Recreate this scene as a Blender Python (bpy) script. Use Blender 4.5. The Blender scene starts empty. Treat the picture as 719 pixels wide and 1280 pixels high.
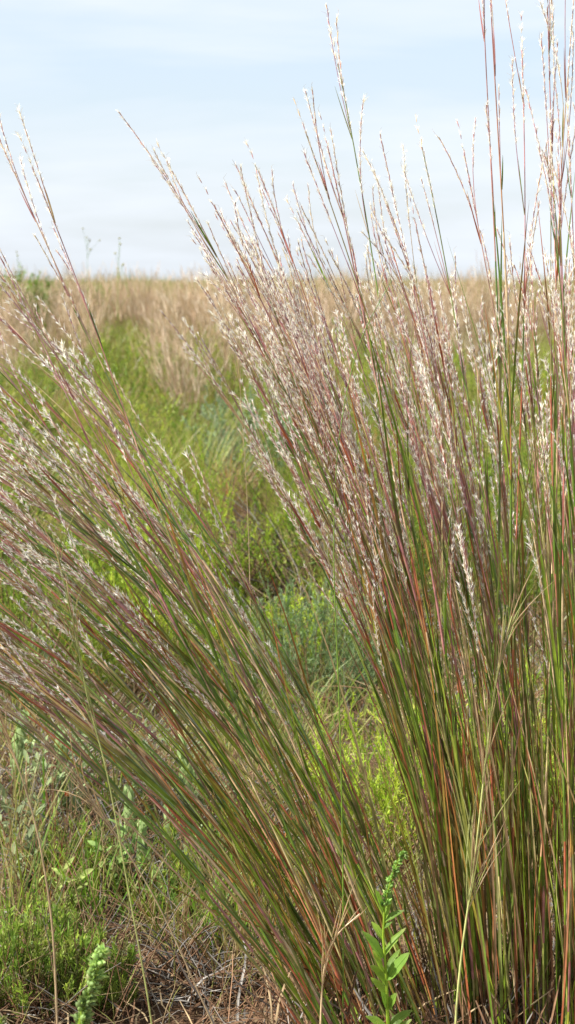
import bpy, math, random
import numpy as np

SC = bpy.context.scene
COL = SC.collection
R = math.radians
rng = np.random.default_rng(7)
F = 2567.0            # focal length in photo pixels (photo is 719 x 1280)
CAMH = 0.85
PITCH = math.atan(290 / F)
SUN_AZ = R(-104)       # direction to the sun, clockwise from +Y (view direction); negative = left
SUN_EL = R(41)


def at(px, py, Y):
    """world point at distance Y in front of the camera that the photo shows at px, py"""
    u = (px - 359.5) / F
    v = (640 - py) / F
    d = np.array([u, math.cos(PITCH) + v * math.sin(PITCH), -math.sin(PITCH) + v * math.cos(PITCH)])
    return np.array([0, 0, CAMH]) + d * (Y / d[1])


def gz(x, y):
    x = np.asarray(x, float); y = np.asarray(y, float)
    near = 0.010 * np.sin(5.1 * x + 1.3 * y) + 0.008 * np.sin(3.3 * y - 2.2 * x + 1.0) + 0.005 * np.sin(11 * x + 9 * y)
    far = 0.05 * np.sin(0.45 * x + 0.31 * y + 2.0) * np.clip((y - 6) / 10, 0, 1)
    return near + far


def gp(px, Y):
    x = at(px, 640, Y)[0]
    return np.array([x, Y, float(gz(x, Y))])


def nrm(v):
    return v / np.maximum(np.linalg.norm(v, axis=-1, keepdims=True), 1e-9)


# ------------------------------------------------------------------ mesh builder
class MB:
    def __init__(self):
        self.V, self.Fq, self.C, self.n = [], [], [], 0

    def add(self, v, f, c):
        v = v.reshape(-1, 3)
        self.V.append(v); self.Fq.append(f.reshape(-1, 4) + self.n)
        self.C.append(np.broadcast_to(c.reshape(-1, 3), v.shape)); self.n += len(v)

    def tubes(self, P, Rd, C, sides=3):
        """P [N,K,3]  Rd [N,K]  C [N,K,3]"""
        P = np.asarray(P, float); N, K, _ = P.shape
        Rd = np.broadcast_to(np.asarray(Rd, float), (N, K)); C = np.broadcast_to(np.asarray(C, float), (N, K, 3))
        T = nrm(np.gradient(P, axis=1))
        ref = np.array([0.31, -0.87, 0.17])
        a = nrm(np.cross(T, ref)); b = np.cross(T, a)
        ang = np.arange(sides) * 2 * math.pi / sides
        V = P[:, :, None] + Rd[:, :, None, None] * (np.cos(ang)[:, None] * a[:, :, None] + np.sin(ang)[:, None] * b[:, :, None])
        idx = np.arange(N * K * sides).reshape(N, K, sides)
        nx = np.roll(idx, -1, axis=2)
        Fq = np.stack([idx[:, :-1], nx[:, :-1], nx[:, 1:], idx[:, 1:]], -1)
        self.add(V, Fq, np.repeat(C[:, :, None], sides, 2))

    def ribbons(self, P, W, C, up, fold=0.0):
        P = np.asarray(P, float); N, K, _ = P.shape
        W = np.broadcast_to(np.asarray(W, float), (N, K)); C = np.broadcast_to(np.asarray(C, float), (N, K, 3))
        T = nrm(np.gradient(P, axis=1))
        up = np.broadcast_to(np.asarray(up, float).reshape(-1, 1, 3), (N, K, 3)) if np.ndim(up) < 3 else up
        s = nrm(np.cross(T, up)); h = W[..., None] * 0.5
        if fold:
            nn = np.cross(s, T)
            V = np.stack([P - s * h + nn * h * fold, P, P + s * h + nn * h * fold], 2); m = 3
        else:
            V = np.stack([P - s * h, P + s * h], 2); m = 2
        idx = np.arange(N * K * m).reshape(N, K, m)
        Fq = np.stack([idx[:, :-1, :-1], idx[:, :-1, 1:], idx[:, 1:, 1:], idx[:, 1:, :-1]], -1)
        self.add(V, Fq, np.repeat(C[:, :, None], m, 2))

    def balls(self, P, Rd, axis, stretch, C, nu=7, nv=5):
        """small stretched balls at P [N,3]"""
        N = len(P); th = np.linspace(0.02, math.pi - 0.02, nv); ph = np.arange(nu) * 2 * math.pi / nu
        ax = nrm(np.asarray(axis, float)); a = nrm(np.cross(ax, np.array([0.3, 0.9, 0.1]))); b = np.cross(ax, a)
        Rd = np.broadcast_to(np.asarray(Rd, float), (N,))[:, None, None, None]
        V = P[:, None, None] + Rd * (np.cos(th)[None, :, None, None] * stretch * ax[:, None, None]
            + np.sin(th)[None, :, None, None] * (np.cos(ph)[None, None, :, None] * a[:, None, None] + np.sin(ph)[None, None, :, None] * b[:, None, None]))
        idx = np.arange(N * nv * nu).reshape(N, nv, nu); nx = np.roll(idx, -1, 2)
        Fq = np.stack([idx[:, :-1], nx[:, :-1], nx[:, 1:], idx[:, 1:]], -1)
        C = np.broadcast_to(np.asarray(C, float), (N, 3))
        self.add(V, Fq, np.repeat(C, nv * nu, 0))

    def mesh(self, name, mat, origin=None):
        V = np.concatenate(self.V); Fq = np.concatenate(self.Fq); C = np.clip(np.concatenate(self.C), 0, 1)
        if origin is not None:
            V = V - np.asarray(origin)
        me = bpy.data.meshes.new(name)
        me.vertices.add(len(V)); me.vertices.foreach_set('co', V.astype(np.float32).ravel())
        me.loops.add(Fq.size); me.loops.foreach_set('vertex_index', Fq.astype(np.int32).ravel())
        me.polygons.add(len(Fq)); me.polygons.foreach_set('loop_start', np.arange(0, Fq.size, 4, dtype=np.int32))
        me.polygons.foreach_set('use_smooth', np.ones(len(Fq), bool))
        me.update(calc_edges=True)
        at_ = me.color_attributes.new('tint', 'FLOAT_COLOR', 'POINT')
        at_.data.foreach_set('color', np.concatenate([C, np.ones((len(C), 1))], 1).astype(np.float32).ravel())
        me.materials.append(mat)
        return me

    def build(self, name, mat, parent=None, origin=None):
        if not self.V:
            return None
        o = bpy.data.objects.new(name, self.mesh(name, mat, origin)); COL.objects.link(o)
        if parent is not None:
            o.parent = parent
        elif origin is not None:
            o.location = origin
        return o


def tag(o, label, cat, group=None):
    o['label'] = label; o['category'] = cat
    if group: o['group'] = group
    return o


def thing(name, label, cat, loc, rz=0, scale=1, group=None):
    o = bpy.data.objects.new(name, None); COL.objects.link(o)
    o.empty_display_size = 0.05
    o.location = [float(v) for v in loc]; o.rotation_euler = (0, 0, rz); o.scale = (scale,) * 3
    return tag(o, label, cat, group)


KIDS = {}


def copy_tree(o, parent=None):
    c = o.copy(); COL.objects.link(c); c.parent = parent
    for ch in KIDS_of(o):
        copy_tree(ch, c)
    return c


def KIDS_of(o):
    if o.name not in KIDS:
        KIDS[o.name] = [x for x in bpy.data.objects if x.parent == o]
    return KIDS[o.name]


# ------------------------------------------------------------------ materials
def plant_mat(name, rough=0.5, trans=0.3, spec=0.4, nscale=120, namp=0.35, tint=(1, 1, 1), coat=0.0):
    m = bpy.data.materials.new(name); m.use_nodes = True
    nt = m.node_tree; nt.nodes.clear(); N = nt.nodes.new; L = nt.links.new
    out = N('ShaderNodeOutputMaterial'); attr = N('ShaderNodeAttribute'); attr.attribute_name = 'tint'
    tc = N('ShaderNodeTexCoord'); no = N('ShaderNodeTexNoise'); no.inputs['Scale'].default_value = nscale
    no.inputs['Detail'].default_value = 3
    L(tc.outputs['Object'], no.inputs['Vector'])
    mr = N('ShaderNodeMapRange'); mr.inputs[1].default_value = 0.3; mr.inputs[2].default_value = 0.7
    mr.inputs[3].default_value = 1 - namp; mr.inputs[4].default_value = 1 + namp
    L(no.outputs['Fac'], mr.inputs[0])
    oi = N('ShaderNodeObjectInfo'); mr2 = N('ShaderNodeMapRange'); mr2.inputs[3].default_value = 0.85; mr2.inputs[4].default_value = 1.15
    L(oi.outputs['Random'], mr2.inputs[0])
    mu = N('ShaderNodeMath'); mu.operation = 'MULTIPLY'; L(mr.outputs[0], mu.inputs[0]); L(mr2.outputs[0], mu.inputs[1])
    vm = N('ShaderNodeVectorMath'); vm.operation = 'SCALE'; L(attr.outputs['Color'], vm.inputs[0]); L(mu.outputs[0], vm.inputs['Scale'])
    vt = N('ShaderNodeVectorMath'); vt.operation = 'MULTIPLY'; L(vm.outputs[0], vt.inputs[0]); vt.inputs[1].default_value = tint
    bs = N('ShaderNodeBsdfPrincipled'); bs.inputs['Roughness'].default_value = rough
    bs.inputs['Specular IOR Level'].default_value = spec
    bs.inputs['Coat Weight'].default_value = coat
    L(vt.outputs[0], bs.inputs['Base Color'])
    if trans > 0:
        tr = N('ShaderNodeBsdfTranslucent'); mx = N('ShaderNodeMixShader'); mx.inputs[0].default_value = trans
        vs = N('ShaderNodeVectorMath'); vs.operation = 'MULTIPLY'; vs.inputs[1].default_value = (1.25, 1.25, 0.85) if spec > 0.2 else (1.1, 1.1, 1.1)
        L(vt.outputs[0], vs.inputs[0]); L(vs.outputs[0], tr.inputs['Color'])
        L(bs.outputs[0], mx.inputs[1]); L(tr.outputs[0], mx.inputs[2]); L(mx.outputs[0], out.inputs['Surface'])
    else:
        L(bs.outputs[0], out.inputs['Surface'])
    return m


M_STEM = plant_mat('stem_skin', 0.3, 0.0, 0.65, 90, 0.35)
M_LEAF = plant_mat('grass_blade', 0.36, 0.35, 0.55, 60, 0.3)
M_FUZZ = plant_mat('silky_hair', 0.5, 0.3, 0.3, 200, 0.12)
M_SHRUB = plant_mat('shrub_leaf', 0.5, 0.4, 0.35, 25, 0.3)
M_WOOL = plant_mat('woolly_leaf', 0.75, 0.3, 0.2, 60, 0.2)
M_WOOD = plant_mat('dead_wood', 0.8, 0.0, 0.15, 80, 0.4)
M_FAR = plant_mat('far_grass', 0.6, 0.3, 0.25, 3, 0.25)

GREEN = np.array([0.085, 0.150, 0.016]); LIME = np.array([0.23, 0.33, 0.03]); RED = np.array([0.30, 0.085, 0.040])
PINK = np.array([0.40, 0.17, 0.16]); PURP = np.array([0.20, 0.09, 0.11]); TAN = np.array([0.46, 0.34, 0.19])
ORANGE = np.array([0.50, 0.22, 0.07]); BROWN = np.array([0.16, 0.09, 0.05]); WHITE = np.array([0.96, 0.95, 0.94])
OLIVE = np.array([0.17, 0.17, 0.05]); GREY = np.array([0.34, 0.31, 0.27])


def mixc(a, b, t):
    t = np.asarray(t)[..., None]
    return a * (1 - t) + b * t


def pick(cols, w, n=None):
    w = np.array(w, float); w /= w.sum()
    return np.array(cols)[rng.choice(len(cols), n, p=w)]


def arc(base, L, th0, th1, phi, K=20, p=1.0, wob=0.0):
    """bending stalk: lean th (from vertical) goes th0 -> th1 along it, towards azimuth phi; arrays [N]"""
    base = np.atleast_2d(base); N = len(base)
    L, th0, th1, phi, p = [np.broadcast_to(np.asarray(v, float), (N,))[:, None] for v in (L, th0, th1, phi, p)]
    s = np.linspace(0, 1, K)[None]
    th = th0 + (th1 - th0) * s ** p
    ph = phi + (wob * np.sin(s * 5 + rng.uniform(0, 6, (N, 1))) if wob else 0)
    th = th + (wob * 0.4 * np.sin(s * 7 + rng.uniform(0, 6, (N, 1))) if wob else 0)
    D = np.stack([np.sin(th) * np.cos(ph), np.sin(th) * np.sin(ph), np.cos(th)], -1) * (L / (K - 1))[..., None]
    P = np.concatenate([np.zeros((N, 1, 3)), np.cumsum((D[:, 1:] + D[:, :-1]) / 2, 1)], 1)
    return base[:, None] + P


def along(P, s):
    """point and direction on one path P [K,3] at fractions s [n]"""
    K = len(P); x = np.clip(np.asarray(s) * (K - 1), 0, K - 1.001); i = x.astype(int); f = (x - i)[:, None]
    return P[i] * (1 - f) + P[i + 1] * f, nrm(P[i + 1] - P[i])


def rperp(D):
    r = rng.normal(size=D.shape)
    return nrm(np.cross(D, r))


# ------------------------------------------------------------------ silvery raceme (seed head) pieces
def racemes(mbody, mhair, Ps, seglen=0.0074, hairs=16, bodycol=None, fluff=1.0):
    """Ps: list of paths [K,3], each one a raceme axis"""
    P0, D0, SD, FL = [], [], [], []
    for P in Ps:
        Ln = np.linalg.norm(np.diff(P, axis=0), axis=1).sum()
        n = max(4, int(Ln / seglen))
        s = (np.arange(n) + 0.3) / n
        p, d = along(P, s)
        side = rperp(d[:1]); side = np.repeat(side, n, 0) * np.where(np.arange(n) % 2, 1, -1)[:, None]
        P0.append(p); D0.append(d); SD.append(side)
        FL.append(np.full(n, rng.uniform(0.3, 1.4)) * (0.7 + 0.5 * s) * rng.uniform(0.5, 1.3, n))
    P0, D0, SD, FL = map(np.concatenate, (P0, D0, SD, FL)); n = len(P0)
    axis = nrm(D0 + SD * rng.uniform(0.04, 0.14, (n, 1)) + rng.normal(size=(n, 3)) * 0.04)
    ln = rng.uniform(0.0068, 0.0092, n)[:, None]
    prof = np.array([0.35, 1.0, 0.8, 0.12]) * 0.0005
    t = np.array([0, 0.35, 0.7, 1.0])
    PP = P0[:, None] + axis[:, None] * (ln * t)[..., None]
    bc = pick([PINK * 1.15, TAN * 1.2, PURP * 1.2, GREY * 1.5, TAN * 1.5], [4, 2, 2, 2, 2.5], n) if bodycol is None else np.broadcast_to(bodycol, (n, 3))
    mbody.tubes(PP, prof, np.repeat(bc[:, None], 4, 1), 4)
    # rachis joints + silky hairs
    H = hairs; q = np.repeat(P0, H, 0); A = np.repeat(axis, H, 0); m = len(q)
    out = nrm(np.cross(A, rng.normal(size=(m, 3))))
    fl = np.repeat(FL, H)[:, None] * fluff
    hd = nrm(A + out * (0.03 + 0.36 * rng.random((m, 1)) ** 1.9) * fl)
    hl = rng.uniform(0.0045, 0.0078, (m, 1)) * (0.75 + 0.35 * fl)
    st = q + A * rng.uniform(0, 0.0042, (m, 1))
    HP = np.stack([st, st + hd * hl * 0.55, st + (hd * 0.92 + out * 0.16) * hl], 1)
    hc = WHITE * rng.uniform(0.82, 1.08, (m, 1))
    mhair.ribbons(HP, np.array([0.00055, 0.00050, 0.00012]), hc[:, None], rng.normal(size=(m, 3)))
    # a bent awn on some spikelets
    k = rng.random(n) < 0.45; pa = PP[k][:, -1]; aa = axis[k]; c = k.sum()
    if c:
        o = nrm(np.cross(aa, rng.normal(size=(c, 3)))); la = rng.uniform(0.005, 0.010, (c, 1))
        AP = np.stack([pa - aa * 0.001, pa + aa * la * 0.5, pa + nrm(aa + o * 0.6) * la], 1)
        mbody.tubes(AP, np.array([0.00016, 0.00014, 0.00006]), TAN * 0.9, 3)


def build_culm(ms, ml, mb_, mh, base, L, th0, th1, phi, p, heads=(0.48, 1.0), nbr=9, leaves=5, tone=None, wob=0.085, rad=0.00125):
    K = 26
    P = arc(base, L, th0, th1, phi, K, p, wob)[0]
    s = np.linspace(0, 1, K)
    tone = rng.random() if tone is None else tone
    lowc = pick([GREEN * 1.2, OLIVE * 1.3, RED, ORANGE * 0.8, LIME * 1.1], [3, 2.5, 1.5, 1.0, 4])
    midc = pick([GREEN * 1.2, OLIVE * 1.4, RED * 1.2, PINK, ORANGE, TAN * 1.1, LIME], [2.5, 2.5, 1.5, 2, 1.3, 4.5, 3])
    topc = pick([PINK, PURP * 1.3, TAN, OLIVE, GREEN * 1.1, RED * 1.1], [3.5, 1.6, 3.6, 2, 1.6, 0.8])
    C = mixc(mixc(lowc, midc, np.clip(s * 2.2, 0, 1)), topc, np.clip(s * 2 - 0.9, 0, 1))
    # internodes of alternating colour, a dark-red node between them
    nn = 8; band = (s * nn).astype(int); jit = rng.uniform(0.75, 1.3, (nn + 1, 1))[band]
    redd = (rng.random(nn + 1) < 0.16)[band][:, None]
    C = np.where(redd, C * 0.45 + RED * 0.65, C) * jit
    rr = rad * (1 - 0.62 * s) * rng.uniform(0.85, 1.2)
    ms.tubes(P[None], rr[None], C[None], 5)
    # leaf sheaths and blades
    if leaves:
        sl = np.sort(rng.uniform(0.02, 0.62, leaves)); p0, d0 = along(P, sl)
        o = rperp(d0); ll = rng.uniform(0.12, 0.30, leaves); ww = rng.uniform(0.0020, 0.0036, leaves)
        kk = 9; t = np.linspace(0, 1, kk)
        a0 = rng.uniform(0.03, 0.16, leaves); a1 = a0 + rng.uniform(0.0, 0.38, leaves) ** 1.4
        pos = [p0]; step = (ll / (kk - 1))[:, None]
        for j in range(1, kk):
            a = (a0 + (a1 - a0) * t[j])[:, None]
            pos.append(pos[-1] + nrm(d0 * np.cos(a) + o * np.sin(a)) * step)
        LP = np.stack(pos, 1)
        W = ww[:, None] * np.array([0.75, 1, 1, 0.97, 0.9, 0.78, 0.6, 0.36, 0.06])
        c0 = pick([GREEN, OLIVE, LIME * 0.9, GREEN * 1.3], [4, 2, 2, 2], leaves)
        c1 = pick([GREEN, RED, TAN, ORANGE, BROWN * 1.4, PURP], [3.5, 2, 2.2, 0.5, 1, 1.2], leaves)
        LC = mixc(c0[:, None], c1[:, None], np.clip(t * 1.5 - 0.3, 0, 1)[None].repeat(leaves, 0))
        ml.ribbons(LP, W, LC, o, 0.45)
        # sheath hugging the stalk
        ns = leaves + 2; ss = rng.uniform(0.05, 0.7, ns)
        SP = np.stack([along(P, np.clip(ss + u, 0, 1))[0] for u in np.linspace(0, 0.09, 5)], 1)
        SR = np.interp(ss, s, rr)[:, None] * np.array([1.25, 1.5, 1.45, 1.35, 1.05])
        sc = pick([GREEN, OLIVE * 1.2, RED, TAN, PINK * 0.8, LIME * 0.7], [4, 3, 2, 1.8, 1.5, 1.5], ns)
        ms.tubes(SP, SR, sc[:, None], 5)
    # flowering branches in the upper part
    if nbr:
        Ps = []; Ps_all = []
        h0, h1 = heads
        sb = h0 + (h1 - h0) * (np.arange(nbr) + rng.random(nbr)) / nbr * 0.86
        pb, db = along(P, np.clip(sb, 0, 0.96)); ob = rperp(db)
        # bracts
        bl = rng.uniform(0.03, 0.065, nbr)[:, None]; t = np.linspace(0, 1, 5)
        ang = rng.uniform(0.05, 0.16, (nbr, 1))
        bd = nrm(db + ob * ang)
        BP = pb[:, None] + bd[:, None] * (bl * t)[..., None]
        bc = pick([GREEN * 1.2, RED * 1.1, PINK, OLIVE * 1.3, TAN, LIME * 0.8], [3, 2.2, 2.6, 1.6, 2.0, 0.8], nbr)
        ml.ribbons(BP, np.array([0.0018, 0.0022, 0.002, 0.0014, 0.0003]), bc[:, None], ob, 0.6)
        # thin peduncles and racemes: 1 to 2 per branch
        for i in range(nbr):
            for _ in range(1 if rng.random() < 0.6 else 2):
                d = nrm(db[i] + ob[i] * rng.uniform(0.02, 0.18) + rng.normal(size=3) * 0.035)
                pl = rng.uniform(0.03, 0.10); rl = rng.uniform(0.04, 0.085)
                tt = np.linspace(0, 1, 8)[:, None]
                bendv = rng.normal(size=3) * 0.010 + (db[i] - d) * 0.05
                Q = pb[i] + d * (pl + rl) * tt + bendv * tt ** 2
                nb = max(2, int(round(8 * pl / (pl + rl))))
                mb_.tubes(Q[None], np.full(8, 0.00042), pick([PINK, PURP * 1.4, TAN, RED], [3, 2, 2, 1])[None, None], 3)
                Ps.append(Q[nb - 1:]); Ps_all.append(Q)
        ax_ = along(P, np.linspace(h0, 1, 10))[0]
        mb_.tubes(ax_[None], np.full(10, 0.0006), PINK[None, None], 3)
        mh.tubes(ax_[None], np.full(10, 0.0003), PINK[None, None], 3)
        mh.tubes(np.array(Ps_all), np.full(8, 0.0002), PINK[None, None], 3)
        tp = along(P, np.linspace(0.93, 1, 5))[0]
        Ps.append(np.concatenate([tp, tp[-1:] + (tp[-1:] - tp[-2:-1]) * 2]))
        racemes(mb_, mh, Ps)
    return P


def clump(name, label, centre, specs, keep=100, basal=None, basal_n=200):
    """specs: list of dict for build_culm, nearest to the camera first"""
    root = thing(name, label, 'grass clump', centre)
    org = np.array(centre)
    specs = sorted(specs, key=lambda k: k['base'][1])
    rest = None
    for i, sp in enumerate(specs):
        if i < keep:
            ms, ml, mb_, mh = MB(), MB(), MB(), MB()
            build_culm(ms, ml, mb_, mh, **sp)
            st = ms.build('stem', M_STEM, root, org)
            ml.build('foliage', M_LEAF, st, org)
            if mb_.V:
                mb_.build('seed_head', M_STEM, st, org)
                mh.build('silky_hair', M_FUZZ, st, org)
        else:
            if rest is None:
                rest = [MB(), MB(), MB(), MB()]
            build_culm(*rest, **sp)
    if rest:
        a = rest[0].build('stems_behind', M_STEM, root, org)
        for m_, nm, mt in ((rest[1], 'foliage_behind', M_LEAF), (rest[2], 'seed_heads_behind', M_STEM), (rest[3], 'hair_behind', M_FUZZ)):
            o = m_.build(nm, mt, root, org)
            if o: o['kind'] = 'stuff'
        a['kind'] = 'stuff'
    if basal is not None:
        m = MB(); basal(m, basal_n)
        o = m.build('basal_foliage', M_LEAF, root, org); o['kind'] = 'stuff'
        m = MB(); n = 900; b = rng.normal(size=(n, 2)) * np.array([0.075, 0.07]); x = centre[0] + b[:, 0]; y = centre[1] + b[:, 1]
        P = arc(np.stack([x, y, gz(x, y)], -1), rng.uniform(0.03, 0.16, n), rng.uniform(0, 0.7, n), rng.uniform(0.2, 1.5, n), rng.uniform(0, 6.28, n), 7, 1, 0.4)
        m.ribbons(P, rng.uniform(0.0014, 0.003, (n, 1)) * np.array([1, 1, 1, 0.95, 0.9, 0.8, 0.5]), pick([BROWN * 0.7, BROWN * 1.3, GREY * 0.7, TAN * 0.7], [3, 3, 2, 1.5], n)[:, None], rng.normal(size=(n, 3)), 0.3)
        o = m.build('dead_thatch', M_WOOD, root, org); o['kind'] = 'stuff'
    return root


def blades(m, base, L, th0, th1, phi, W, c0, c1, K=7, fold=0.35, p=1.5, wob=0.08):
    N = len(base)
    P = arc(base, L, th0, th1, phi, K, p, wob)
    t = np.linspace(0, 1, K)
    prof = np.clip(np.minimum(1, 0.7 + t) * (1 - t ** 2.5), 0.05, 1)
    C = mixc(c0[:, None], c1[:, None], np.broadcast_to(np.clip(t * 1.4 - 0.3, 0, 1), (N, K)))
    up = np.stack([np.cos(phi + 0.6), np.sin(phi + 0.6), np.full(N, 0.35)], -1)
    m.ribbons(P, np.asarray(W)[:, None] * prof, C, up, fold)


# ================================================================== SETTING
def make_ground():
    ys = np.concatenate([np.linspace(-4, 1.2, 14), np.linspace(1.4, 8, 150), np.geomspace(8.3, 900, 60)])
    xs = np.concatenate([-np.geomspace(900, 3.2, 40), np.linspace(-3, 3, 160), np.geomspace(3.2, 900, 40)])
    X, Y = np.meshgrid(xs, ys, indexing='ij')
    Z = gz(X, Y) + rng.normal(size=X.shape) * 0.0025 * (Y < 8)
    m = MB(); idx = np.arange(X.size).reshape(X.shape)
    Fq = np.stack([idx[:-1, :-1], idx[1:, :-1], idx[1:, 1:], idx[:-1, 1:]], -1)
    m.add(np.stack([X, Y, Z], -1), Fq, np.ones((X.size, 3)) * 0.2)
    mat = bpy.data.materials.new('sandy_soil'); mat.use_nodes = True
    nt = mat.node_tree; N = nt.nodes.new; Lk = nt.links.new; bs = nt.nodes['Principled BSDF']
    tc = N('ShaderNodeTexCoord')
    n1 = N('ShaderNodeTexNoise'); n1.inputs['Scale'].default_value = 3.5; n1.inputs['Detail'].default_value = 8
    n2 = N('ShaderNodeTexNoise'); n2.inputs['Scale'].default_value = 60; n2.inputs['Detail'].default_value = 6
    for n in (n1, n2): Lk(tc.outputs['Object'], n.inputs['Vector'])
    cr = N('ShaderNodeValToRGB'); e = cr.color_ramp.elements
    e[0].position = 0.35; e[0].color = (0.13, 0.075, 0.042, 1); e[1].position = 0.65; e[1].color = (0.30, 0.19, 0.11, 1)
    Lk(n1.outputs['Fac'], cr.inputs[0])
    mx = N('ShaderNodeMix'); mx.data_type = 'RGBA'; mx.blend_type = 'MULTIPLY'; mx.inputs[0].default_value = 0.6
    cr2 = N('ShaderNodeValToRGB'); e = cr2.color_ramp.elements
    e[0].position = 0.35; e[0].color = (0.45, 0.42, 0.4, 1); e[1].position = 0.6; e[1].color = (1, 1, 1, 1)
    Lk(n2.outputs['Fac'], cr2.inputs[0]); Lk(cr.outputs[0], mx.inputs[6]); Lk(cr2.outputs[0], mx.inputs[7])
    Lk(mx.outputs[2], bs.inputs['Base Color']); bs.inputs['Roughness'].default_value = 0.95
    bs.inputs['Specular IOR Level'].default_value = 0.15
    bp = N('ShaderNodeBump'); bp.inputs['Strength'].default_value = 0.6; bp.inputs['Distance'].default_value = 0.01
    Lk(n2.outputs['Fac'], bp.inputs['Height']); Lk(bp.outputs[0], bs.inputs['Normal'])
    o = m.build('ground', mat); o['kind'] = 'structure'
    return o


make_ground()


def halfw(y, k=1.45, add=0.35):
    return 0.14 * y * k + add


def scatter(n, y0, y1, power=1.0):
    """positions inside the view wedge, denser near"""
    u = rng.random(n) ** power
    y = y0 + (y1 - y0) * u
    x = rng.uniform(-1, 1, n) * halfw(y)
    return x, y


# ---------------------------------------------------------------- meadow grass (stuff)
def meadow():
    m = MB()
    for (n, y0, y1, pw, h0, h1, w, per, dry) in ((900, 2.6, 6, 0.8, 0.05, 0.20, 0.0030, 11, 0.35), (700, 5.0, 13, 0.8, 0.07, 0.25, 0.0036, 22, 0.45), (1100, 12, 30, 1.0, 0.2, 0.42, 0.0065, 20, 0.40)):
        x, y = scatter(n, y0, y1, pw)
        hc = rng.uniform(h0, h1, n)
        cc = pick([np.array([0.22, 0.28, 0.05]), GREEN * 1.5, OLIVE * 1.8, TAN * 0.8, np.array([0.32, 0.31, 0.09]), BROWN * 1.6], [4.5, 3, 3, 4 * dry, 4, 1], n)
        i = np.repeat(np.arange(n), per); N = len(i); sp = 0.02 + 0.10 * hc[i]
        bx = x[i] + rng.normal(size=N) * sp; by = y[i] + rng.normal(size=N) * sp
        base = np.stack([bx, by, gz(bx, by) - 0.005], -1)
        phi = rng.uniform(0, 6.28, N); th0 = rng.uniform(0.02, 0.35, N); th1 = th0 + rng.uniform(0.1, 1.1, N)
        c0 = cc[i] * rng.uniform(0.75, 1.25, (N, 1))
        tip = pick([LIME, TAN * 0.9, OLIVE * 1.3], [3, 3, 2], N)
        blades(m, base, hc[i] * rng.uniform(0.6, 1.3, N), th0, th1, phi, w * rng.uniform(0.6, 1.3, N), c0, mixc(c0, tip, rng.uniform(0.2, 0.9, N)), K=5, fold=0)
    o = m.build('meadow_grass', M_LEAF); o['kind'] = 'stuff'
    tag(o, 'low green and straw coloured meadow grass covering the prairie behind the clumps', 'grass')


meadow()


def distant():
    m = MB()
    for (n, y0, y1, w, h0, h1, per) in ((2800, 29, 60, 0.011, 0.5, 0.92, 16), (3000, 60, 220, 0.03, 0.65, 1.0, 9)):
        x, y = scatter(n, y0, y1, 1.2 if y0 < 50 else 1.5)
        hc = rng.uniform(h0, h1, n)
        nz = np.sin(x * 0.5 + y * 0.11) + np.sin(x * 1.3 - y * 0.23 + 2)
        hc = hc * (1 + 0.16 * np.sin(x * 0.37 + 1.3 * np.sin(y * 0.05)) * np.sin(x * 1.7 + y * 0.2))
        w_t = np.clip(0.68 + 0.3 * nz - 0.2 * (x < -2.5), 0.05, 1)
        cc = np.where((rng.random(n) < w_t)[:, None], pick([np.array([0.52, 0.37, 0.25]), np.array([0.58, 0.46, 0.31]), np.array([0.40, 0.27, 0.17])], [3, 3, 1], n),
                      pick([LIME * 0.9, OLIVE * 1.4, GREEN * 1.6], [2, 2, 1], n))
        i = np.repeat(np.arange(n), per); N = len(i)
        bx = x[i] + rng.normal(size=N) * 0.18; by = y[i] + rng.normal(size=N) * 0.18
        base = np.stack([bx, by, gz(bx, by)], -1)
        phi = math.pi + rng.normal(size=N) * 1.2; th0 = rng.uniform(0.0, 0.15, N); th1 = th0 + rng.uniform(0.05, 0.6, N)
        c = cc[i] * rng.uniform(0.8, 1.2, (N, 1))
        blades(m, base, hc[i] * rng.uniform(0.7, 1.2, N), th0, th1, phi, w * rng.uniform(0.6, 1.4, N), mixc(c, LIME * 0.8, np.full(N, 0.35)), c, K=4, fold=0)
    o = m.build('distant_grass', M_FAR); o['kind'] = 'stuff'
    tag(o, 'far sweep of pinkish tan prairie grass reaching the horizon', 'grass')


distant()


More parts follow.
